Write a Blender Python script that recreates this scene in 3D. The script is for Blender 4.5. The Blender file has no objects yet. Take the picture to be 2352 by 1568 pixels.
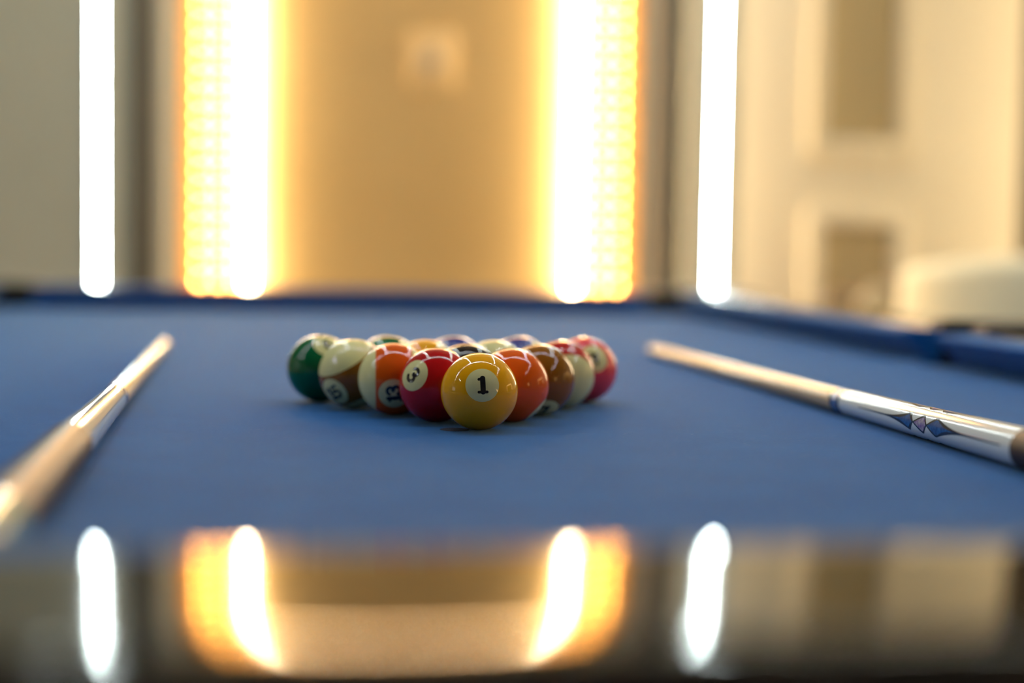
import bpy, bmesh, math, random
from mathutils import Vector, Matrix
random.seed(7)
C = bpy.context.scene.collection
PI = math.pi

# ------------------------------------------------------------------ camera
# world: x across the table, y along it (away from the lens), z up; z = 0 is the cloth, floor at -0.79
CAM = Vector((-0.13839, -1.14346, 0.13999))
YAW, PITCH, ROLL = 0.13997, 0.06426, 0.01653
FW = Vector((math.sin(YAW)*math.cos(PITCH), math.cos(YAW)*math.cos(PITCH), -math.sin(PITCH)))
RT = Vector((math.cos(YAW), -math.sin(YAW), 0)); UP = RT.cross(FW)
RT, UP = (math.cos(ROLL)*RT + math.sin(ROLL)*UP), (-math.sin(ROLL)*RT + math.cos(ROLL)*UP)
cam_data = bpy.data.cameras.new('camera')
cam = bpy.data.objects.new('camera', cam_data); C.objects.link(cam)
cam.matrix_world = Matrix(((RT.x, UP.x, -FW.x, CAM.x), (RT.y, UP.y, -FW.y, CAM.y), (RT.z, UP.z, -FW.z, CAM.z), (0, 0, 0, 1)))
cam_data.sensor_width = 36; cam_data.lens = 55
cam_data.clip_start = 0.01; cam_data.clip_end = 60
cam_data.dof.use_dof = True; cam_data.dof.focus_distance = 1.132; cam_data.dof.aperture_fstop = 1.8
bpy.context.scene.camera = cam

# ------------------------------------------------------------------ world and exposure
w = bpy.data.worlds.new('world'); bpy.context.scene.world = w; w.use_nodes = True
w.node_tree.nodes['Background'].inputs[0].default_value = (0.05, 0.055, 0.06, 1)
w.node_tree.nodes['Background'].inputs[1].default_value = 0.2
vs = bpy.context.scene.view_settings
vs.view_transform = 'Standard'; vs.look = 'None'; vs.gamma = 1; vs.use_curve_mapping = False
vs.exposure = 0.4

# ------------------------------------------------------------------ materials
def mat(name, col, rough=.5, metal=0, ior=1.5, **kw):
    m = bpy.data.materials.new(name); m.use_nodes = True
    b = m.node_tree.nodes['Principled BSDF']
    b.inputs['Base Color'].default_value = (*col, 1); b.inputs['Roughness'].default_value = rough
    b.inputs['Metallic'].default_value = metal; b.inputs['IOR'].default_value = ior
    for k, v in kw.items(): b.inputs[k.replace('_', ' ')].default_value = v
    return m
def emit(name, col, s):
    m = bpy.data.materials.new(name); m.use_nodes = True
    nt = m.node_tree; nt.nodes.remove(nt.nodes['Principled BSDF'])
    e = nt.nodes.new('ShaderNodeEmission'); e.inputs[0].default_value = (*col, 1); e.inputs[1].default_value = s
    nt.links.new(e.outputs[0], nt.nodes['Material Output'].inputs[0]); return m
def vary(m, c1, c2, scale, detail=4, bump=0, bscale=None, stretch=None):
    nt = m.node_tree; b = nt.nodes['Principled BSDF']
    tc = nt.nodes.new('ShaderNodeTexCoord'); mp = nt.nodes.new('ShaderNodeMapping')
    nt.links.new(tc.outputs['Object'], mp.inputs[0])
    if stretch: mp.inputs['Scale'].default_value = stretch
    n = nt.nodes.new('ShaderNodeTexNoise'); n.inputs['Scale'].default_value = scale; n.inputs['Detail'].default_value = detail
    nt.links.new(mp.outputs[0], n.inputs['Vector'])
    r = nt.nodes.new('ShaderNodeValToRGB'); r.color_ramp.elements[0].position = .3; r.color_ramp.elements[1].position = .7
    r.color_ramp.elements[0].color = (*c1, 1); r.color_ramp.elements[1].color = (*c2, 1)
    nt.links.new(n.outputs[0], r.inputs[0]); nt.links.new(r.outputs[0], b.inputs['Base Color'])
    if bump:
        n2 = nt.nodes.new('ShaderNodeTexNoise'); n2.inputs['Scale'].default_value = bscale or scale*8
        nt.links.new(mp.outputs[0], n2.inputs['Vector'])
        bp = nt.nodes.new('ShaderNodeBump'); bp.inputs['Strength'].default_value = bump; bp.inputs['Distance'].default_value = .002
        nt.links.new(n2.outputs[0], bp.inputs['Height']); nt.links.new(bp.outputs[0], b.inputs['Normal'])
    return m

def cloth_mat():
    m = mat('blue_cloth', (.03, .12, .36), .8, Sheen_Weight=.52, Sheen_Roughness=.17, Specular_IOR_Level=.1)
    nt = m.node_tree; b = nt.nodes['Principled BSDF']; L = nt.links.new
    b.inputs['Sheen Tint'].default_value = (.55, .86, 1, 1)
    tc = nt.nodes.new('ShaderNodeTexCoord')
    n = nt.nodes.new('ShaderNodeTexNoise'); n.inputs['Scale'].default_value = 26; n.inputs['Detail'].default_value = 6
    L(tc.outputs['Object'], n.inputs['Vector'])
    r = nt.nodes.new('ShaderNodeValToRGB')
    r.color_ramp.elements[0].position = .3; r.color_ramp.elements[0].color = (.006, .088, .31, 1)
    r.color_ramp.elements[1].position = .75; r.color_ramp.elements[1].color = (.010, .115, .37, 1)
    L(n.outputs[0], r.inputs[0])
    # lint and chalk specks
    v = nt.nodes.new('ShaderNodeTexNoise'); v.inputs['Scale'].default_value = 330; v.inputs['Detail'].default_value = 2
    L(tc.outputs['Object'], v.inputs['Vector'])
    r2 = nt.nodes.new('ShaderNodeValToRGB'); r2.color_ramp.elements[0].position = .665; r2.color_ramp.elements[1].position = .74
    L(v.outputs[0], r2.inputs[0])
    mx = nt.nodes.new('ShaderNodeMixRGB'); mx.inputs[2].default_value = (.32, .36, .42, 1)
    ml = nt.nodes.new('ShaderNodeMath'); ml.operation = 'MULTIPLY'; ml.inputs[1].default_value = .55
    L(r2.outputs[0], ml.inputs[0]); L(ml.outputs[0], mx.inputs[0]); L(r.outputs[0], mx.inputs[1]); L(mx.outputs[0], b.inputs['Base Color'])
    # woven relief
    wv = []
    for d in ('X', 'Y'):
        q = nt.nodes.new('ShaderNodeTexWave'); q.bands_direction = d; q.inputs['Scale'].default_value = 340; q.inputs['Distortion'].default_value = 1.2
        L(tc.outputs['Object'], q.inputs['Vector']); wv.append(q)
    ad = nt.nodes.new('ShaderNodeMath'); ad.operation = 'ADD'; L(wv[0].outputs[1], ad.inputs[0]); L(wv[1].outputs[1], ad.inputs[1])
    bp = nt.nodes.new('ShaderNodeBump'); bp.inputs['Strength'].default_value = .22; bp.inputs['Distance'].default_value = .0004
    L(ad.outputs[0], bp.inputs['Height']); L(bp.outputs[0], b.inputs['Normal'])
    return m

M = dict(
    cloth=cloth_mat(),
    lacquer=mat('black_lacquer', (.006, .005, .004), .06, ior=1.66),
    casting=mat('black_casting', (.006, .006, .006), .45, Specular_IOR_Level=.3),
    leather=mat('pocket_leather', (.006, .005, .005), .6),
    chalkmark=mat('chalk_smudge', (.02, .03, .06), .9),
    apron=mat('dark_wood', (.02, .014, .010), .35),
    wall=vary(mat('grey_beige_paint', (.64, .63, .50), .8), (.62, .61, .48), (.66, .65, .52), 3),
    wall2=vary(mat('side_paint', (.60, .57, .50), .8), (.58, .55, .48), (.62, .59, .52), 3),
    wall3=mat('dark_grey_paint', (.20, .19, .18), .8),
    ceiling=mat('grey_ceiling', (.34, .34, .34), .9),
    floor=vary(mat('dark_floor_boards', (.06, .045, .035), .35), (.05, .038, .028), (.08, .06, .045), 4, stretch=(1, 12, 1)),
    gold=vary(mat('ochre_panel', (.66, .44, .175), .55), (.63, .415, .16), (.69, .465, .19), 2.5),
    amber=mat('amber_backing', (.78, .40, .10), .5),
    stone=mat('taupe_trim', (.40, .34, .27), .7),
    slate=mat('dark_grey_trim', (.10, .092, .07), .6),
    pale=mat('pale_grey_trim', (.62, .59, .48), .7),
    cream=vary(mat('cream_paint', (.82, .73, .55), .6), (.80, .71, .54), (.84, .75, .57), 2),
    tan=mat('tan_panel', (.52, .41, .22), .6),
    brown=mat('brown_trim', (.05, .035, .02), .6),
    plate=mat('ivory_plastic', (.70, .50, .245), .4),
    plate2=mat('grey_plastic', (.50, .40, .28), .4),
    upholstery=vary(mat('cream_upholstery', (.90, .82, .58), .8), (.88, .80, .56), (.92, .84, .60), 20, bump=.2),
    hide=mat('brown_hide', (.16, .10, .05), .45),
    pillow=mat('beige_pillow', (.45, .38, .25), .9),
    metal=mat('steel', (.6, .6, .6), .2, 1),
    white_led=emit('white_led', (.86, 1.0, .97), 95),
    ceil_led=emit('ceiling_led', (.92, .97, 1.0), 160),
    warm_led=emit('warm_led', (1.0, .76, .44), 125),
    soft_led=emit('soft_warm_led', (1.0, .80, .50), 130),
    bulb=emit('amber_led', (1.0, .50, .11), 88),
    lamp=emit('warm_lamp', (1.0, .55, .2), 14),
    screen=emit('cool_lamp', (.8, .95, 1.0), 10),
    profile=mat('aluminium_profile', (.7, .7, .7), .4, 1),
)
# ------------------------------------------------------------------ mesh helpers
def link(name, bm, m, parent=None, smooth=None):
    me = bpy.data.meshes.new(name); bm.normal_update(); bm.to_mesh(me); bm.free()
    ms = m if isinstance(m, (list, tuple)) else [m]
    for x in ms: me.materials.append(x)
    if smooth is not None:
        me.shade_smooth()
        if smooth < 179: me.set_sharp_from_angle(angle=math.radians(smooth))
    o = bpy.data.objects.new(name, me); C.objects.link(o)
    if parent: o.parent = parent
    return o
def tag(o, label, cat, group=None, kind=None):
    o['label'] = label; o['category'] = cat
    if group: o['group'] = group
    if kind: o['kind'] = kind
    return o
def struct(o, label=None):
    o['kind'] = 'structure'
    if label: o['label'] = label
    return o
def empty(name, loc=(0, 0, 0)):
    o = bpy.data.objects.new(name, None); C.objects.link(o); o.location = loc; o.empty_display_size = .05
    return o
def box(bm, lo, hi, bevel=0, seg=2):
    lo, hi = Vector(lo), Vector(hi); c = (lo+hi)/2; s = hi-lo
    r = bmesh.ops.create_cube(bm, size=1, matrix=Matrix.Translation(c) @ Matrix.Diagonal((*s, 1)))
    if bevel:
        es = list({e for v in r['verts'] for e in v.link_edges})
        bmesh.ops.bevel(bm, geom=es, offset=bevel, segments=seg, affect='EDGES', profile=.5)
    return bm
def boxo(name, lo, hi, m, parent=None, bevel=0, seg=2):
    bm = box(bmesh.new(), lo, hi, bevel, seg); return link(name, bm, m, parent, 35 if bevel else None)
def extrude_poly(pts, z0, z1, bevel=0, seg=3):
    bm = bmesh.new(); vs_ = [bm.verts.new((p[0], p[1], z1)) for p in pts]
    f = bm.faces.new(vs_); f.normal_update()
    if f.normal.z < 0: f.normal_flip()
    r = bmesh.ops.extrude_face_region(bm, geom=[f]); nv = [g for g in r['geom'] if isinstance(g, bmesh.types.BMVert)]
    bmesh.ops.translate(bm, verts=nv, vec=(0, 0, z0-z1))
    bmesh.ops.recalc_face_normals(bm, faces=bm.faces)
    if bevel:
        es = [e for e in bm.edges if all(abs(v.co.z-z1) < 1e-6 for v in e.verts)]
        bmesh.ops.bevel(bm, geom=es, offset=bevel, segments=seg, affect='EDGES', profile=.5)
    return bm
def tube(bm, pts, r, n=12, cap=True, up=Vector((0, 0, 1))):
    """tube of radius r (or a list of radii) through pts"""
    pts = [Vector(p) for p in pts]; rs = r if isinstance(r, (list, tuple)) else [r]*len(pts)
    rings = []
    for i, p in enumerate(pts):
        t = (pts[min(i+1, len(pts)-1)] - pts[max(i-1, 0)]).normalized()
        a = t.cross(up)
        if a.length < 1e-4: a = t.cross(Vector((1, 0, 0)))
        a.normalize(); b = a.cross(t)
        rings.append([bm.verts.new(p + rs[i]*(math.cos(k*2*PI/n)*a + math.sin(k*2*PI/n)*b)) for k in range(n)])
    for i in range(len(rings)-1):
        for k in range(n):
            bm.faces.new((rings[i][k], rings[i][(k+1) % n], rings[i+1][(k+1) % n], rings[i+1][k]))
    if cap:
        bm.faces.new(rings[0][::-1]); bm.faces.new(rings[-1])
    bmesh.ops.recalc_face_normals(bm, faces=bm.faces)
    return bm
def tubeo(name, pts, r, m, parent=None, n=12, up=Vector((0, 0, 1))):
    return link(name, tube(bmesh.new(), pts, r, n, True, up), m, parent, 40)

# ------------------------------------------------------------------ room
FZ, CZ, BY, RX, LX, RY = -.79, 1.95, 3.70, 3.35, -4.8, -3.7
struct(boxo('floor', (LX-.1, RY-.1, FZ-.1), (RX+.1, BY+.1, FZ), M['floor']), 'dark boarded floor under the pool table')
struct(boxo('ceiling', (LX-.1, RY-.1, CZ), (RX+.1, BY+.1, CZ+.1), M['ceiling']), 'grey ceiling with thin light lines')
struct(boxo('wall_back', (LX-.1, BY, FZ), (RX+.1, BY+.1, CZ), M['wall']), 'grey beige wall behind the pool table')
struct(boxo('wall_right', (RX, RY, FZ), (RX+.1, BY, CZ), M['wall2']), 'beige side wall to the right')
struct(boxo('wall_left', (LX-.1, RY, FZ), (LX, BY, CZ), M['wall2']), 'beige side wall to the left')
struct(boxo('wall_front', (LX, RY-.1, FZ), (RX, RY, CZ), M['wall3']), 'dark grey wall behind the camera')
# vertical trims on both sides of the arch
def trim(name, x0, x1, d, m, label):
    return struct(boxo(name, (x0, BY-d, FZ), (x1, BY, CZ), m, bevel=.004), label)
trim('trim_1', -.629, -.548, .010, M['slate'], 'dark grey vertical strip left of the lit arch')
trim('trim_2', -.545, -.488, .018, M['pale'], 'pale grey vertical strip beside the lit arch on the left')
trim('trim_3', .958, 1.002, .018, M['stone'], 'tan vertical strip beside the lit arch on the right')
trim('trim_4', 1.004, 1.078, .010, M['slate'], 'dark brown vertical strip right of the lit arch')
trim('trim_5', 1.080, 1.135, .018, M['pale'], 'pale grey vertical strip next to the right light tube')
trim('trim_6', 2.205, 2.42, .012, M['brown'], 'dark vertical strip past the cream door')

# ------------------------------------------------------------------ arch
ACX, SPR = .2265, 1.13          # arch centre and springing height
def arch(r, z0, n=40):
    p = [(ACX-r, z0)] + [(ACX + r*math.cos(PI-PI*k/n), SPR + r*math.sin(PI*k/n)) for k in range(n+1)] + [(ACX+r, z0)]
    return p
def wallprism(pts, y0, y1, bevel=0):
    bm = bmesh.new(); a = [bm.verts.new((x, y0, z)) for x, z in pts]; b = [bm.verts.new((x, y1, z)) for x, z in pts]
    n = len(pts); bm.faces.new(a); bm.faces.new(b[::-1])
    for i in range(n): bm.faces.new((a[i], b[i], b[(i+1) % n], a[(i+1) % n]))
    bmesh.ops.recalc_face_normals(bm, faces=bm.faces); return bm
gp = link('arched_panel', wallprism(arch(.49, FZ), BY-.025, BY), M['gold'])
tag(gp, 'ochre arched wall panel glowing between two warm light strips', 'panel')
lg = empty('light_grid', (ACX, BY, FZ))
tag(lg, 'arched band of small amber lights around the ochre wall panel', 'light panel')
outer = arch(.700, FZ); inner = arch(.505, FZ)
bm = bmesh.new()
ya, yb = BY-.012, BY
for (p0, p1, q0, q1) in [(outer[i], outer[i+1], inner[i], inner[i+1]) for i in range(len(outer)-1)]:
    V = lambda p, y: bm.verts.new((p[0]-ACX, y-BY, p[1]-FZ))
    A = [V(p0, ya), V(p1, ya), V(q1, ya), V(q0, ya)]; Bq = [V(p0, yb), V(p1, yb), V(q1, yb), V(q0, yb)]
    bm.faces.new(A); bm.faces.new((A[0], Bq[0], Bq[1], A[1])); bm.faces.new((A[3], A[2], Bq[2], Bq[3]))
bmesh.ops.remove_doubles(bm, verts=bm.verts, dist=1e-5); bmesh.ops.recalc_face_normals(bm, faces=bm.faces)
link('backing', bm, M['amber'], lg)
bm = bmesh.new(); oo = arch(.702, FZ); ii = arch(.698, FZ)
for i in range(len(oo)-1):
    q8 = [bm.verts.new((p[0]-ACX, y-BY, p[1]-FZ)) for y in (BY-.022, BY-.012) for p in (oo[i], oo[i+1], ii[i+1], ii[i])]
    for f in ((0, 1, 2, 3), (0, 1, 5, 4), (3, 2, 6, 7)): bm.faces.new([q8[k] for k in f])
bmesh.ops.remove_doubles(bm, verts=bm.verts, dist=1e-5); bmesh.ops.recalc_face_normals(bm, faces=bm.faces)
link('added_spill_lip', bm, M['slate'], lg)  # added thin lip, keeps the amber bulb light off the neighbouring trims
bm = bmesh.new(); bmesh.ops.create_uvsphere(bm, u_segments=8, v_segments=4, radius=.006)
b0 = link('bulb', bm, M['bulb'], lg, 180)
PITCHB = .0548; spots = []
for r in (.538, .590, .642):
    z = SPR - PITCHB*.5
    while z > -.22:
        spots += [(-r, z), (r, z)]; z -= PITCHB
    n = int(PI*r/PITCHB)
    for k in range(n): a = PI*(k+.5)/n; spots.append((r*math.cos(a), SPR + r*math.sin(a)))
for i, (x, z) in enumerate(spots):
    o = b0 if i == 0 else b0.copy()
    if i: C.objects.link(o); o.parent = lg
    o.location = (x, -.018, z-FZ)
ls = empty('arch_light_strip', (ACX, BY, FZ))
tag(ls, 'bright warm light strip outlining the ochre arched panel', 'light strip')
pp = [Vector((x-ACX, -.042, z-FZ)) for x, z in arch(.4975, FZ, 48)]
tubeo('light_tube', pp, .0075, M['warm_led'], ls, 8, up=Vector((0, 1, 0)))
tubeo('channel', [p + Vector((0, .0185, 0)) for p in pp], .011, M['profile'], ls, 6, up=Vector((0, 1, 0)))
# wall plate on the panel
wp = empty('wall_switch', (.283, BY-.025, .687)); tag(wp, 'pale square switch plate high on the ochre arched panel', 'switch')
boxo('plate', (-.072, -.010, -.082), (.072, 0, .082), M['plate'], wp, .005)
bm = bmesh.new(); bmesh.ops.create_cone(bm, segments=28, radius1=.034, radius2=.030, depth=.016, cap_ends=True, matrix=Matrix.Translation((-.008, -.018, -.006)) @ Matrix.Rotation(PI/2, 4, 'X'))
kn = link('knob', bm, M['plate2'], wp, 40)
boxo('pointer', (-.012, -.030, -.030), (-.004, -.025, .018), M['stone'], kn)

# ------------------------------------------------------------------ white light lines on walls and ceiling
def strip(name, label, runs, m, group=None, hw=.006):
    """runs: (part, start, end, facing); a flat diffuser in an aluminium channel, lit on its open face only"""
    b = Vector(runs[0][1]); e = empty(name, b); tag(e, label, 'light strip', group)
    for nm, p, q, fc in runs:
        p, q, fc = Vector(p)-b, Vector(q)-b, Vector(fc); d = (q-p).normalized(); sd = d.cross(fc).normalized()
        bm = bmesh.new()
        V = lambda base, a, h: bm.verts.new(base + sd*a + fc*h)
        lo_ = [V(p, -hw, .0181), V(q, -hw, .0181), V(q, hw, .0181), V(p, hw, .0181)]; hi_ = [V(p, -hw, .0195), V(q, -hw, .0195), V(q, hw, .0195), V(p, hw, .0195)]
        bm.faces.new(lo_); bm.faces.new(hi_)
        for k in range(4): bm.faces.new((lo_[k], lo_[(k+1) % 4], hi_[(k+1) % 4], hi_[k]))
        bmesh.ops.recalc_face_normals(bm, faces=bm.faces)
        tb_ = link(nm, bm, [m, M['profile']], e)
        for pl in tb_.data.polygons: pl.material_index = 0 if pl.normal.dot(fc) > .9 else 1
        ow = hw+.003; bm = bmesh.new()
        prof = [(-ow, 0), (-ow, .021), (-hw-.0003, .021), (-hw-.0003, .018), (hw+.0003, .018), (hw+.0003, .021), (ow, .021), (ow, 0)]
        A = [V(p, a, h) for a, h in prof]; B_ = [V(q, a, h) for a, h in prof]
        for k in range(8): bm.faces.new((A[k], A[(k+1) % 8], B_[(k+1) % 8], B_[k]))
        bm.faces.new(A); bm.faces.new(B_); bmesh.ops.recalc_face_normals(bm, faces=bm.faces)
        link('channel', bm, M['profile'], e)
    return e
FY, FD, FL = (0, -1, 0), (0, 0, -1), (-1, 0, 0)
strip('wall_light_strip', 'white vertical light strip on the grey wall at the left', [('wall_diffuser', (-.719, BY, FZ+.02), (-.719, BY, CZ-.03), FY), ('ceiling_diffuser', (-.65, BY-.25, CZ), (-.56, .47, CZ), FD)], M['white_led'])
strip('wall_light_strip', 'white vertical light strip on the wall beside the cream door', [('wall_diffuser', (1.184, BY, FZ+.02), (1.184, BY, CZ-.03), FY), ('ceiling_diffuser', (1.16, BY-.25, CZ), (1.14, .50, CZ), FD)], M['white_led'])
strip('ceiling_light_line', 'long white light line crossing the ceiling over the table', [('diffuser', (-4.7, .45, CZ), (1.70, .45, CZ), FD)], M['ceil_led'], None, .0042)
strip('ceiling_light_line', 'white ceiling light line running back past the right rail', [('diffuser', (1.72, .43, CZ), (1.95, -2.7, CZ), FD)], M['ceil_led'], None, .0042)
warm = empty('wall_light_strip', (3.05, BY, FZ)); tag(warm, 'warm vertical light tube on brackets past the cream door', 'light strip')
tubeo('light_tube', [(0, -.16, .1), (0, -.16, CZ-FZ-.1)], .011, M['soft_led'], warm, 10)
for z in (.4, 1.4, 2.3): tubeo('bracket', [(0, -.001, z), (0, -.15, z)], .006, M['profile'], warm, 8)

# ------------------------------------------------------------------ cream panelled door
dr = empty('door_1', (1.25, BY, FZ)); struct(dr, 'cream panelled door with tan inset panels')
dy = BY
def dbox(name, x0, x1, z0, z1, y0, y1, m, par=None, bev=0):
    return boxo(name, (x0-1.25, y0-dy, z0-FZ), (x1-1.25, y1-dy, z1-FZ), m, par or dr, bev)
dbox('slab', 1.255, 2.195, FZ+.005, 1.62, dy-.03, dy-.001, M['cream'], bev=.003)
for z0, z1 in ((.479, 1.47), (-.60, .207)):
    dbox('panel', 1.520, 1.765, z0, z1, dy-.034, dy-.030, M['tan'])
    f = dbox('moulding', 1.470, 1.520, z0-.05, z1+.05, dy-.062, dy-.030, M['cream'], bev=.008)
    dbox('moulding', 1.765, 1.815, z0-.05, z1+.05, dy-.052, dy-.030, M['cream'], bev=.008)
    dbox('moulding', 1.520, 1.765, z0-.05, z0, dy-.056, dy-.030, M['cream'], bev=.008)
    dbox('moulding', 1.520, 1.765, z1, z1+.05, dy-.056, dy-.030, M['cream'], bev=.008)

# ------------------------------------------------------------------ pool table
TCX, HW, YN, YF = -.030, .637, -.595, 1.900
YS, HL = (YN+YF)/2, (YF-YN)/2
CB, OUT = .050, .175            # cushion depth, outer edge of the rail (from the nose line)
tb = empty('pool_table', (TCX, YS, FZ)); tag(tb, 'pool table with blue cloth and glossy black rails', 'pool table')
def tl(x, y, z): return (x, y, z-FZ)     # table-local
# bed with notches at the pockets
def arc(cx, cy, r, a0, a1, n=12): return [(cx+r*math.cos(a0+(a1-a0)*k/n), cy+r*math.sin(a0+(a1-a0)*k/n)) for k in range(n+1)]
bw, bl = HW+.045, HL+.045
cr, sr = .071, .048
pts = []
for (sx, sy) in ((1, 1), (-1, 1), (-1, -1), (1, -1)):
    cx, cy = sx*(HW+.032), sy*(HL+.032)
    d = math.sqrt(cr*cr-.013**2)
    corner = [(cx+sx*.013, cy-sy*d)] + [(cx+cr*math.cos(t), cy+cr*math.sin(t)) for t in [math.atan2(-sy*d, sx*.013)]] 
    a0 = math.atan2(-sy*d, sx*.013); a1 = math.atan2(sy*.013, -sx*d)
    # sweep through the inner side of the circle
    mid = math.atan2(-sy, -sx)
    def unwrap(a): 
        while a-mid > PI: a -= 2*PI
        while a-mid < -PI: a += 2*PI
        return a
    seq = arc(cx, cy, cr, unwrap(a0), unwrap(a1), 14)
    if (sx*sy) < 0: seq = seq[::-1]
    if (sx, sy) == (-1, 1):
        pts += seq
        pts += [(-bw, sr)] + arc(-(bw+.008), 0, sr, PI/2-.17, -PI/2+.17, 10) + [(-bw, -sr)]
    elif (sx, sy) == (1, -1):
        pts += seq
        pts += [(bw, -sr)] + arc(bw+.008, 0, sr, PI*1.5-.17, PI/2+.17, 10) + [(bw, sr)]
    else: pts += seq
bm = extrude_poly(pts, -FZ-.03, -FZ)
link('bed', bm, M['cloth'], tb)
bm = bmesh.new(); bmesh.ops.create_circle(bm, cap_ends=True, segments=28, radius=.011, matrix=Matrix.Translation((-.019-TCX, .001-YS, .0002-FZ)))
sp_ = link('spot_marker', bm, M['chalkmark'], tb); sp_['label'] = 'small dark round spot sticker on the cloth'
def sweep(prof, p0, p1, outw, ext0, ext1):
    """prism with profile (a = distance out from the nose line, z); ends lengthened by ext(a)"""
    bm = bmesh.new(); p0, p1, outw = Vector(p0), Vector(p1), Vector(outw); d = (p1-p0).normalized(); rings = []
    nseg = 6
    for s in range(nseg+1):
        t = s/nseg; ring = []
        for a, z in prof:
            q0 = p0 - d*ext0(a); q1 = p1 + d*ext1(a); q = q0.lerp(q1, t) + outw*a; ring.append(bm.verts.new((q.x, q.y, z-FZ)))
        rings.append(ring)
    n = len(prof)
    for s in range(nseg):
        for k in range(n): bm.faces.new((rings[s][k], rings[s][(k+1) % n], rings[s+1][(k+1) % n], rings[s+1][k]))
    bm.faces.new(rings[0]); bm.faces.new(rings[-1][::-1])
    bmesh.ops.recalc_face_normals(bm, faces=bm.faces); return bm
CUSH = [(0, .0345), (.0006, .0365), (.003, .0378), (.008, .0384), (.02, .0390), (.050, .0395), (.050, .0015), (.034, .0015), (.027, .010), (.009, .0275), (.0012, .0322)]
jc = lambda a: a*.9
js = lambda a: a*.25
CO, SO = .082, .056
def cushion(p0, p1, o, e0, e1): link('cushion', sweep(CUSH, p0, p1, o, e0, e1), M['cloth'], tb, 40)
cushion((-HW+CO, HL, 0), (HW-CO, HL, 0), (0, 1, 0), jc, jc)
cushion((-HW+CO, -HL, 0), (HW-CO, -HL, 0), (0, -1, 0), jc, jc)
for s in (1, -1):
    cushion((s*HW, SO, 0), (s*HW, HL-CO, 0), (s, 0, 0), js, jc)
    cushion((s*HW, -HL+CO, 0), (s*HW, -SO, 0), (s, 0, 0), jc, js)
# wood rails: slightly crowned lacquered top, rounded outer edge
CR = 9.0
def ztop(a): return .0410 - (a-.060)**2/(2*CR)
WOOD = [(.0503, -.04), (.0503, .0385), (.0512, ztop(.0512)-.0006)] + [(a, ztop(a)) for a in [.053+.0119*k for k in range(11)]]
a1_ = WOOD[-1][0]; z1_ = WOOD[-1][1]; br = OUT-a1_
WOOD += [(a1_+br*math.sin(t), z1_-br+br*math.cos(t)) for t in [PI/2*k/5 for k in range(1, 6)]] + [(OUT, -.07), (.11, -.07), (.11, -.04)]
zero = lambda a: 0
EC, ES = .037, .082
def rail(p0, p1, o): link('rail', sweep(WOOD, p0, p1, o, zero, zero), M['lacquer'], tb, 30)
rail((-HW+EC, HL, 0), (HW-EC, HL, 0), (0, 1, 0)); rail((-HW+EC, -HL, 0), (HW-EC, -HL, 0), (0, -1, 0))
for s in (1, -1):
    rail((s*HW, ES, 0), (s*HW, HL-EC, 0), (s, 0, 0)); rail((s*HW, -HL+EC, 0), (s*HW, -ES, 0), (s, 0, 0))
# pockets
def pocket_cup(par, cx, cy, r):
    bm = bmesh.new(); rings = []
    for z, rr in ((.036, r*1.0), (-.03, r*1.0), (-.09, r*.92), (-.13, r*.6), (-.14, .001)):
        rings.append([bm.verts.new((cx+rr*math.cos(2*PI*k/20), cy+rr*math.sin(2*PI*k/20), z-FZ)) for k in range(20)])
    lo = rings[1:]
    for i in range(len(lo)-1):
        for k in range(20): bm.faces.new((lo[i][k], lo[i][(k+1) % 20], lo[i+1][(k+1) % 20], lo[i+1][k]))
    for v in rings[0]: bm.verts.remove(v)
    link('cup', bm, M['leather'], par, 60)
for sx in (1, -1):
    for sy in (1, -1):
        p = empty('pocket'); p.parent = tb
        c = (.030, .030); r = math.hypot(.0205, .0665)
        a0 = math.atan2(-.0665, .0205); a1 = math.atan2(.0205, -.0665)
        loc = [(-.0365, .0505), (-.0365, OUT)] + arc(OUT-.05, OUT-.05, .05, PI/2, 0, 8) + [(OUT, -.0365), (.0505, -.0365)] + arc(c[0], c[1], r, a0, a1, 16)[1:-1]
        poly = [(sx*(HW+a), sy*(HL+b)) for a, b in loc]
        link('casting', extrude_poly(poly, -.07-FZ, .0425-FZ, .003), M['casting'], p, 35)
        pocket_cup(p, sx*(HW+.03), sy*(HL+.03), .0705)
    p = empty('pocket'); p.parent = tb
    h = .0815
    loc = [(.0505, h), (OUT-.03, h)] + arc(OUT-.03, h-.03, .03, PI/2, 0, 5)[1:] + arc(OUT-.03, -h+.03, .03, 0, -PI/2, 5) + [(.0505, -h)] + [(.0505, -.0425)] + arc(.058, 0, .0432, -PI/2-.17, PI/2+.17, 16)[1:-1] + [(.0505, .0425)]
    poly = [(sx*(HW+a), b) for a, b in loc]
    link('casting', extrude_poly(poly, -.07-FZ, .0510-FZ, .007, 4), M['casting'], p, 35)
    pocket_cup(p, sx*(HW+.058), 0, .0445)
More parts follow.
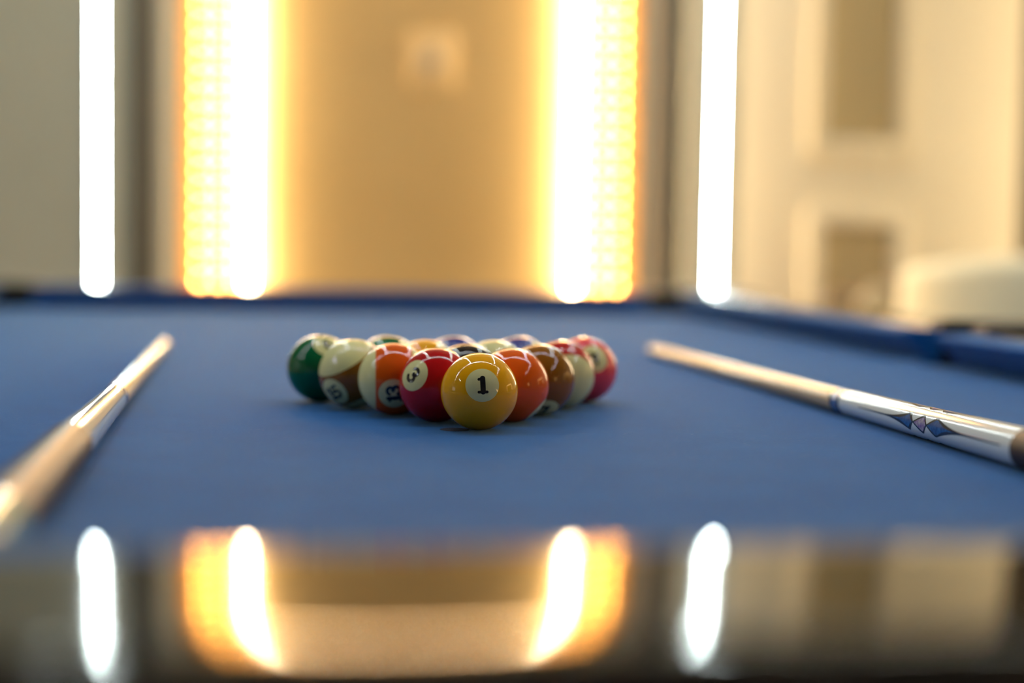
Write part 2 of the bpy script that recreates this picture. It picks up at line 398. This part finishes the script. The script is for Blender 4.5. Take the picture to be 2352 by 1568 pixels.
# apron and legs under the rails
for x0, x1, y0, y1 in ((-HW-.15, HW+.15, HL+.11, HL+.15), (-HW-.15, HW+.15, -HL-.15, -HL-.11), (HW+.11, HW+.15, -HL-.11, HL+.11), (-HW-.15, -HW-.11, -HL-.11, HL+.11)):
    boxo('apron', (x0, y0, -.30-FZ), (x1, y1, -.0705-FZ), M['apron'], tb, .006)
for sx in (1, -1):
    for sy in (1, -1):
        bm = bmesh.new(); cx, cy = sx*(HW-.02), sy*(HL-.12); rings = []
        for z, s in ((FZ, .05), (FZ+.03, .055), (FZ+.04, .045), (-.34, .075), (-.30, .08), (-.10, .08)):
            rings.append([bm.verts.new((cx+a*s, cy+b*s, z-FZ)) for a, b in ((1, 1), (-1, 1), (-1, -1), (1, -1))])
        for i in range(5):
            for k in range(4): bm.faces.new((rings[i][k], rings[i][(k+1) % 4], rings[i+1][(k+1) % 4], rings[i+1][k]))
        bm.faces.new(rings[0][::-1]); bm.faces.new(rings[-1])
        link('leg', bm, M['apron'], tb)

# ------------------------------------------------------------------ balls
R = .028575
CREAM = (.72, .69, .33)
def ballmat(n, c): return mat('ball_'+n, c, .018, ior=1.5, Specular_IOR_Level=.4)
BM = {k: ballmat(k, c) for k, c in dict(yellow=(.86, .39, .002), red=(.46, .004, .006), orange=(.74, .10, .004), brown=(.25, .088, .005), green=(.001, .12, .038),
      blue=(.012, .03, .23), black=(.005, .005, .006), pink=(.78, .065, .085), cream=CREAM).items()}
INK = mat('numeral_ink', (.006, .008, .012), .1)
# numerals as rounded strokes in a unit-height box: list of (points, half width)
def curve(f, n=18): return [f(k/(n-1)) for k in range(n)]
def ell(cx, cy, rx, ry, d0, d1, n=18): return curve(lambda t: (cx+rx*math.cos(math.radians(d0+(d1-d0)*t)), cy+ry*math.sin(math.radians(d0+(d1-d0)*t))), n)
G = {
 '1': [([(.02, .40), (.03, -.44)], .125), ([(-.20, .33), (-.08, .36), (.06, .44)], .07), ([(-.22, -.44), (.27, -.44)], .07)],
 '3': [(ell(0, .22, .25, .22, 160, -80), .085), (ell(0, -.20, .28, .25, 85, -160), .095)],
 '5': [([(.24, .43), (-.16, .43)], .075), ([(-.17, .43), (-.21, .04)], .06), (ell(-.01, -.17, .27, .26, 138, -150), .09)],
 '4': [([(.10, -.46), (.10, .45)], .09), ([(.08, .44), (-.27, -.17)], .06), ([(-.27, -.19), (.30, -.19)], .07)],
 '6': [(ell(0, -.20, .25, .25, 0, 360, 26), .085), (ell(.10, -.10, .36, .54, 178, 80), .075)],
 '7': [([(-.25, .42), (.26, .42)], .08), ([(.24, .40), (.02, 0), (-.05, -.45)], .085)],
}
def cam_vec(o, v):
    """direction given as seen from the camera (right, up, towards) -> world"""
    wz = (CAM-o).normalized(); rx = (RT - RT.dot(wz)*wz).normalized(); uy = wz.cross(rx)
    return (v[0]*rx + v[1]*uy + v[2]*wz).normalized()
def ball_mesh(axis, striped):
    bm = bmesh.new(); A = Vector(axis).normalized(); q = Vector((0, 0, 1)).rotation_difference(A); n = 64; rings = []
    angs = [60*k/16 for k in range(17)] + [60+60*k/16 for k in range(1, 17)] + [120+60*k/16 for k in range(1, 17)]
    for an in angs:
        t = math.radians(an)
        if an in (0, 180): rings.append([bm.verts.new(q @ Vector((0, 0, R*math.cos(t))))]); continue
        rings.append([bm.verts.new(q @ Vector((R*math.sin(t)*math.cos(2*PI*k/n), R*math.sin(t)*math.sin(2*PI*k/n), R*math.cos(t)))) for k in range(n)])
    for i in range(len(rings)-1):
        a, b = rings[i], rings[i+1]; idx = 1 if (striped and not (16 <= i < 32)) else 0
        for k in range(n):
            k2 = (k+1) % n
            if len(a) == 1: f = bm.faces.new((a[0], b[k], b[k2]))
            elif len(b) == 1: f = bm.faces.new((a[k], b[0], a[k2]))
            else: f = bm.faces.new((a[k], b[k], b[k2], a[k2]))
            f.material_index = idx
    return bm
def on_ball(n, e1, e2, x, y, r): return (n + e1*x + e2*y).normalized()*r
def add_number(root, o, text, d, up):
    n = cam_vec(o, d); upw = cam_vec(o, (*up, 0)); e2 = (upw - upw.dot(n)*n).normalized(); e1 = e2.cross(n)
    bm = bmesh.new(); tmax = math.tan(math.radians(25.2)); c = bm.verts.new(n*(R+.00004)); prev = None
    for i in range(1, 7):
        ring = [bm.verts.new(on_ball(n, e1, e2, tmax*i/6*math.cos(2*PI*k/48), tmax*i/6*math.sin(2*PI*k/48), R+.00004)) for k in range(48)]
        for k in range(48):
            k2 = (k+1) % 48
            if prev is None: bm.faces.new((c, ring[k], ring[k2]))
            else: bm.faces.new((prev[k], ring[k], ring[k2], prev[k2]))
        prev = ring
    sp = link('number_spot', bm, BM['cream'], root, 180); sp['label'] = 'cream number circle'
    bm = bmesh.new(); S = .43 if len(text) == 1 else .41; lay = 0
    for ci, ch in enumerate(text):
        ox = (ci-(len(text)-1)/2)*.58
        for pts_, hw in G[ch]:
            hw *= 1.25; lay += 1; rr = R+.00008+lay*.000006
            P0 = [(p[0]+ox, p[1]) for p in pts_]; P = [P0[0]]
            for a, b in zip(P0, P0[1:]):
                nn = max(1, int(math.hypot(b[0]-a[0], b[1]-a[1])/.08)); P += [(a[0]+(b[0]-a[0])*k/nn, a[1]+(b[1]-a[1])*k/nn) for k in range(1, nn+1)]
            nrm = []
            for i, p in enumerate(P):
                a, b = P[max(i-1, 0)], P[min(i+1, len(P)-1)]; tx, ty = b[0]-a[0], b[1]-a[1]; l = math.hypot(tx, ty) or 1; nx, ny = -ty/l, tx/l
                nrm.append((nx, ny))
            V2 = lambda p: bm.verts.new(on_ball(n, e1, e2, p[0]*S, p[1]*S, rr))
            grid = [[V2((p[0]+nx*hw*j/2, p[1]+ny*hw*j/2)) for j in range(-2, 3)] for p, (nx, ny) in zip(P, nrm)]
            for i in range(len(P)-1):
                for j in range(4): bm.faces.new((grid[i][j], grid[i+1][j], grid[i+1][j+1], grid[i][j+1]))
            for p in (P[0], P[-1]):
                cc = V2(p); rg = [V2((p[0]+hw*math.cos(2*PI*k/16), p[1]+hw*math.sin(2*PI*k/16))) for k in range(16)]
                for v in rg + [cc]: v.co *= (rr+.000003)/rr
                for k in range(16): bm.faces.new((cc, rg[k], rg[(k+1) % 16]))
    nu = link('numeral', bm, INK, sp, 180); nu['label'] = 'dark printed number ' + text
POS = {(0, 0): [-0.00107, -0.00024], (1, 0): [-0.02862, 0.04987], (1, 1): [0.03021, 0.04954], (2, 0): [-0.05773, 0.09928], (2, 1): [0.00015, 0.09928], (2, 2): [0.05958, 0.09859], (3, 0): [-0.088, 0.14832], (3, 1): [-0.02865, 0.14889], (3, 2): [0.02852, 0.14892], (3, 3): [0.0857, 0.14946], (4, 0): [-0.11415, 0.19917], (4, 1): [-0.05698, 0.19856], (4, 2): [0.0002, 0.19859], (4, 3): [0.05738, 0.19913], (4, 4): [0.11482, 0.19867]}
up0 = (0, 1)
BALLS = [  # place, colour, cap axis for striped balls, number, number direction, number up, label
 ((0, 0), 'yellow', None, '1', (.08, .17, .98), (-.02, 1), 'solid yellow pool ball number 1 at the front point of the rack'),
 ((1, 0), 'red', None, '3', (-.61, .275, .74), (.81, .58), 'solid red pool ball number 3 just behind the yellow ball on the left'),
 ((1, 1), 'orange', None, '5', (.71, -.70, .0), up0, 'solid orange pool ball just behind the yellow ball on the right'),
 ((2, 0), 'orange', (-.985, .05, -.12), '13', (.0, -.43, .90), (-1, -.1), 'orange striped pool ball number 13 left of the red ball'),
 ((2, 1), 'black', None, None, None, None, 'black pool ball in the middle of the rack behind the yellow ball'),
 ((2, 2), 'brown', None, '7', (.12, -.86, .48), up0, 'solid brown pool ball on the right side of the rack'),
 ((3, 0), 'brown', (-.465, .826, .31), '15', (-.563, -.56, .61), (-.46, .88), 'brown and cream striped pool ball number 15 on the left'),
 ((3, 1), 'yellow', (1, .1, .2), None, None, None, 'yellow topped striped ball peeking between the 13 ball and the red ball'),
 ((3, 2), 'pink', (.05, .86, .5), None, None, None, 'cream topped striped ball showing behind the black ball'),
 ((3, 3), 'red', (.30, -.42, .85), None, None, None, 'red striped pool ball with large cream cap on the right'),
 ((4, 0), 'green', None, '6', (.22, .72, .66), (-.2, 1), 'solid green pool ball at the back left corner of the rack'),
 ((4, 1), 'green', (1, 0, .3), None, None, None, 'green topped ball in the back row behind the 13 ball'),
 ((4, 2), 'blue', None, None, None, None, 'blue ball in the middle of the back row'),
 ((4, 3), 'blue', (1, .0, .2), None, None, None, 'blue ball in the back row second from the right'),
 ((4, 4), 'pink', None, '4', (.33, .365, .87), (.5, -.85), 'pink pool ball with number circle at the back right corner of the rack'),
]
for ij, col, ax, num, d, up, lab in BALLS:
    o = Vector((*POS[ij], R))
    axis = Vector((0, 0, 1))
    if ax:
        axis = cam_vec(o, ax)
        if num: nn = cam_vec(o, d); axis = (axis - axis.dot(nn)*nn).normalized()
    b = link('pool_ball', ball_mesh(axis, ax is not None), [BM[col], BM['cream']], None, 180); b.location = o
    tag(b, lab, 'pool ball', 'racked pool balls')
    if num: add_number(b, o, num, d, up)

# ------------------------------------------------------------------ cues
CM = dict(shaft=vary(mat('maple_shaft', (.62, .42, .19), .26, ior=1.45, Coat_Weight=.15), (.58, .385, .165), (.66, .455, .215), 14, stretch=(6, .6, 6)),
    tip=mat('cue_tip_leather', (.42, .22, .14), .8), ferrule=mat('ferrule', (.80, .70, .52), .3),
    black=mat('gloss_black', (.008, .010, .014), .12), ringblue=mat('ring_blue_steel', (.10, .19, .40), .25, .3),
    fore=mat('white_lacquer', (.74, .78, .76), .10, Coat_Weight=.6), wrap=mat('leather_wrap', (.050, .025, .011), .45, ior=1.42),
    inblue=vary(mat('inlay_blue', (.02, .10, .32), .1), (.01, .05, .20), (.03, .14, .40), 300), inpurp=vary(mat('inlay_pearl', (.3, .2, .4), .1), (.16, .05, .28), (.45, .42, .48), 300),
    inline=mat('inlay_outline', (.014, .012, .025), .1), rubber=mat('bumper_rubber', (.01, .01, .01), .7), teal=mat('teal_lacquer', (.16, .30, .26), .12))
def cue(label, tipp, ang, segs, roll):
    """lies along -y from its tip; segs: (part, material, length, r0, r1)"""
    root = empty('pool_cue', (tipp[0], tipp[1], 0)); root.rotation_euler[2] = ang; tag(root, label, 'pool cue', 'pool cues on the cloth')
    s = 0; info = {}; parts = {}
    for nm, m, ln, r0, r1 in segs:
        bm = bmesh.new(); n = 48; k = max(2, int(ln/.02)); pts_, rs = [], []
        for i in range(k+1):
            t = i/k; r = r0+(r1-r0)*t; pts_.append((0, -(s+ln*t), r+.0003)); rs.append(r)
        if nm == 'tip':
            pts_ = [(0, -.0, r0+.0003), (0, -.001, r0+.0003), (0, -.003, r0+.0003), (0, -ln, r1+.0003)]; rs = [r0*.35, r0*.75, r0, r1]
        if nm == 'bumper':
            pts_ = [(0, -s, r0), (0, -s-ln*.6, r0), (0, -s-ln*.9, r0), (0, -s-ln, r0)]; rs = [r1, r1, r1*.85, r1*.5]
        tube(bm, pts_, rs, n); o = link(nm, bm, m, root, 40); parts[nm] = o; info[nm] = (s, ln, r0, r1); s += ln
    # inlays on the forearm
    s0, ln, r0, r1 = info['forearm']; fa = parts['forearm']
    def surf(t, phi, lift):
        r = r0+(r1-r0)*t; rr = r+lift
        return (rr*math.cos(phi), -(s0+ln*t), r+.0003+rr*math.sin(phi))
    def patch(name, m, rows, lift, phi0):
        """rows: (t, half angle)"""
        bm = bmesh.new(); prev = None; dense = [rows[0]]
        for (ta, ha_), (tb2, hb_) in zip(rows, rows[1:]):
            kk = max(1, int(abs(hb_-ha_)/.05)); dense += [(ta+(tb2-ta)*i/kk, ha_+(hb_-ha_)*i/kk) for i in range(1, kk+1)]
        for t, ha in dense:
            cur = [bm.verts.new(surf(t, phi0+ha*(j/4-1), lift)) for j in range(9)]
            if prev:
                for j in range(8): bm.faces.new((prev[j], prev[j+1], cur[j+1], cur[j]))
            prev = cur
        bmesh.ops.recalc_face_normals(bm, faces=bm.faces)
        link(name, bm, m, fa, 180)
    H = math.radians(33)
    for q in range(4 if roll is not None else 0):
        ph = roll + q*PI/2
        def conc(t0, t1, h0, h1, n=10): return [(t0+(t1-t0)*k/n, h0+(h1-h0)*(k/n)**2.2) for k in range(n+1)]
        spear = [(.147, .03), (.30, .05)] + conc(.31, .478, .05, H) + [(.482, H*.98), (.502, .02)]
        patch('inlay_outline', CM['inline'], spear, .00006, ph)
        patch('inlay_outline', CM['inline'], [(.499, .02), (.552, H*.98), (.560, H*.98), (.582, .02)], .00006, ph)
        spear2 = [(.578, .02), (.622, H), (.628, H)] + [(1.108-a, b) for a, b in conc(.31, .478, .05, H)[::-1]] + [(.957, .03)]
        patch('inlay_outline', CM['inline'], spear2, .00006, ph)
        patch('inlay', CM['inblue'], conc(.385, .472, .02, H*.74) + [(.494, .01)], .00012, ph)
        patch('inlay', CM['inpurp'], [(.508, .01), (.553, H*.72), (.559, H*.72), (.575, .01)], .00012, ph)
        patch('inlay', CM['inblue'], [(.586, .01), (.628, H*.76)] + [(1.106-a, b) for a, b in conc(.385, .468, .02, H*.72)[::-1]], .00012, ph)
    return root
def segs(shaft, fore, wrap, sleeve, foremat):
    return [('tip', CM['tip'], .008, .0062, .0063), ('ferrule', CM['ferrule'], .022, .0063, .0064), ('shaft', CM['shaft'], shaft, .0064, .0105),
            ('joint_ring', CM['black'], .004, .0107, .0107), ('joint_collar', CM['ringblue'], .013, .0106, .0107), ('joint_ring', CM['black'], .005, .0108, .0108),
            ('forearm', foremat, fore, .0107, .0133), ('wrap', CM['wrap'], wrap, .0136, .0148), ('butt_sleeve', CM['teal'] if foremat is CM['fore'] and sleeve < .145 else foremat, sleeve, .0148, .0155), ('bumper', CM['rubber'], .010, .0158, .0125)]
cue('pool cue with white forearm and blue diamond inlays right of the racked balls', (.308, .771), .0168, segs(.626, .307, .262, .105, CM['fore']), PI-.08)
cue('pool cue lying left of the racked balls, pointing away from the camera', (-.293, .812), .023, segs(.660, .284, .270, .110, CM['fore']), None)

# ------------------------------------------------------------------ seats beyond the right rail
def tub_chair(name, label, loc, rz, m, w_, d_, zarm, zback, legm, group=None):
    root = empty(name, loc); root.rotation_euler[2] = rz; tag(root, label, 'chair')
    H = -FZ
    # horseshoe shell: open to -y, thick wall with rolled top rising to the back
    n = 30; th = .085; prof = 10; rings = []; bm = bmesh.new()
    for k in range(n+1):
        a = math.radians(-35 + 250*k/n); ca, sa = math.cos(a), math.sin(a)
        bk = max(0, sa); zt = (zarm + (zback-zarm)*(bk**1.6)) + H
        ring = []
        for j in range(prof+1):
            t = PI*j/prof; off = -th/2*math.cos(t); zz = zt - th/2 + th/2*math.sin(t); rr = 1+off/(w_/2)
            ring.append((ca*w_/2*rr, sa*d_/2*rr, zz))
        ring = [(ca*(w_/2-th/2), sa*(d_/2-th/2), .16)] + ring + [(ca*(w_/2+th/2), sa*(d_/2+th/2), .16)]
        rings.append([bm.verts.new(p) for p in ring])
    for k in range(n):
        for j in range(len(rings[0])-1): bm.faces.new((rings[k][j], rings[k][j+1], rings[k+1][j+1], rings[k+1][j]))
        bm.faces.new((rings[k][-1], rings[k][0], rings[k+1][0], rings[k+1][-1]))
    bm.faces.new(rings[0]); bm.faces.new(rings[-1][::-1]); bmesh.ops.recalc_face_normals(bm, faces=bm.faces)
    link('backrest', bm, m, root, 50)
    bm = bmesh.new(); ell_ = [((w_/2-.05)*math.cos(2*PI*k/32), (d_/2-.05)*math.sin(2*PI*k/32)-.02) for k in range(32)]
    link('seat', extrude_poly(ell_, .20, .43, .05, 4), m, root, 50)
    for a in (45, 135, 225, 315):
        a = math.radians(a); tubeo('leg', [(w_*.40*math.cos(a), d_*.40*math.sin(a), 0), (w_*.38*math.cos(a), d_*.38*math.sin(a), .20)], [.014, .02], legm, root, 10)
    return root
tub_chair('tub_chair', 'cream upholstered tub chair beyond the right rail', (1.74, 2.30, FZ), PI-.45, M['upholstery'], .84, .76, .095, .130, M['brown'])
tub_chair('tub_chair', 'small brown chair with rounded back half hidden behind the cream chair', (1.56, 3.12, FZ), -.55, M['hide'], .34, .34, .0, .045, M['brown'])
bm = bmesh.new(); bmesh.ops.create_uvsphere(bm, u_segments=24, v_segments=14, radius=1, matrix=Matrix.Diagonal((.075, .05, .20, 1)))
o = link('throw_pillow', bm, M['pillow'], None, 180); o.location = (1.435, 3.00, FZ+.43+.205); o.rotation_euler = (-.1, .22, 0)
tag(o, 'beige throw pillow standing on the brown chair', 'pillow')

# ------------------------------------------------------------------ room behind the camera, mirrored in the balls
fr = empty('lit_mirror_frame', (RX, .35, 0)); tag(fr, 'warm lit rectangular frame on the right wall', 'wall light')
tubeo('light_tube', [(-.03, -.65, .15), (-.03, -.65, .72), (-.03, .68, .72), (-.03, .68, .15)], .016, M['lamp'], fr, 8, up=Vector((1, 0, 0)))
boxo('panel', (-.012, -.60, .05), (-.002, .63, .68), M['tan'], fr)
sc_ = empty('wall_sconce', (RX, -3.2, .5)); tag(sc_, 'warm cylindrical sconce on the right wall', 'wall light')
tubeo('shade', [(-.1, 0, -.25), (-.1, 0, .35)], .06, M['lamp'], sc_, 14); boxo('mount', (-.1, -.02, -.02), (0, .02, .02), M['profile'], sc_)
sh = empty('lit_shelf', (LX, .0, .3)); tag(sh, 'lit shelf unit on the left wall', 'shelf')
for k in range(3):
    boxo('shelf_board', (.001, -.5, .22*k), (.22, .5, .22*k+.02), M['apron'], sh); boxo('shelf_light', (.05, -.45, .22*k-.012), (.08, .45, .22*k-.001), M['screen'], sh)
for k, (x, y) in enumerate(((-3.1, -.5), (-3.4, -.9))):
    d = empty('ceiling_downlight', (x, y, CZ)); tag(d, 'round recessed ceiling downlight ' + ('nearer the table' if k == 0 else 'further from the table'), 'ceiling light', 'ceiling downlights')
    bm = bmesh.new(); bmesh.ops.create_cone(bm, segments=20, radius1=.045, radius2=.045, depth=.008, cap_ends=True, matrix=Matrix.Translation((0, 0, -.014))); link('lamp', bm, M['ceil_led'], d)
    bm = bmesh.new(); bmesh.ops.create_cone(bm, segments=20, radius1=.06, radius2=.06, depth=.01, cap_ends=True, matrix=Matrix.Translation((0, 0, -.005))); link('ring', bm, M['profile'], d)
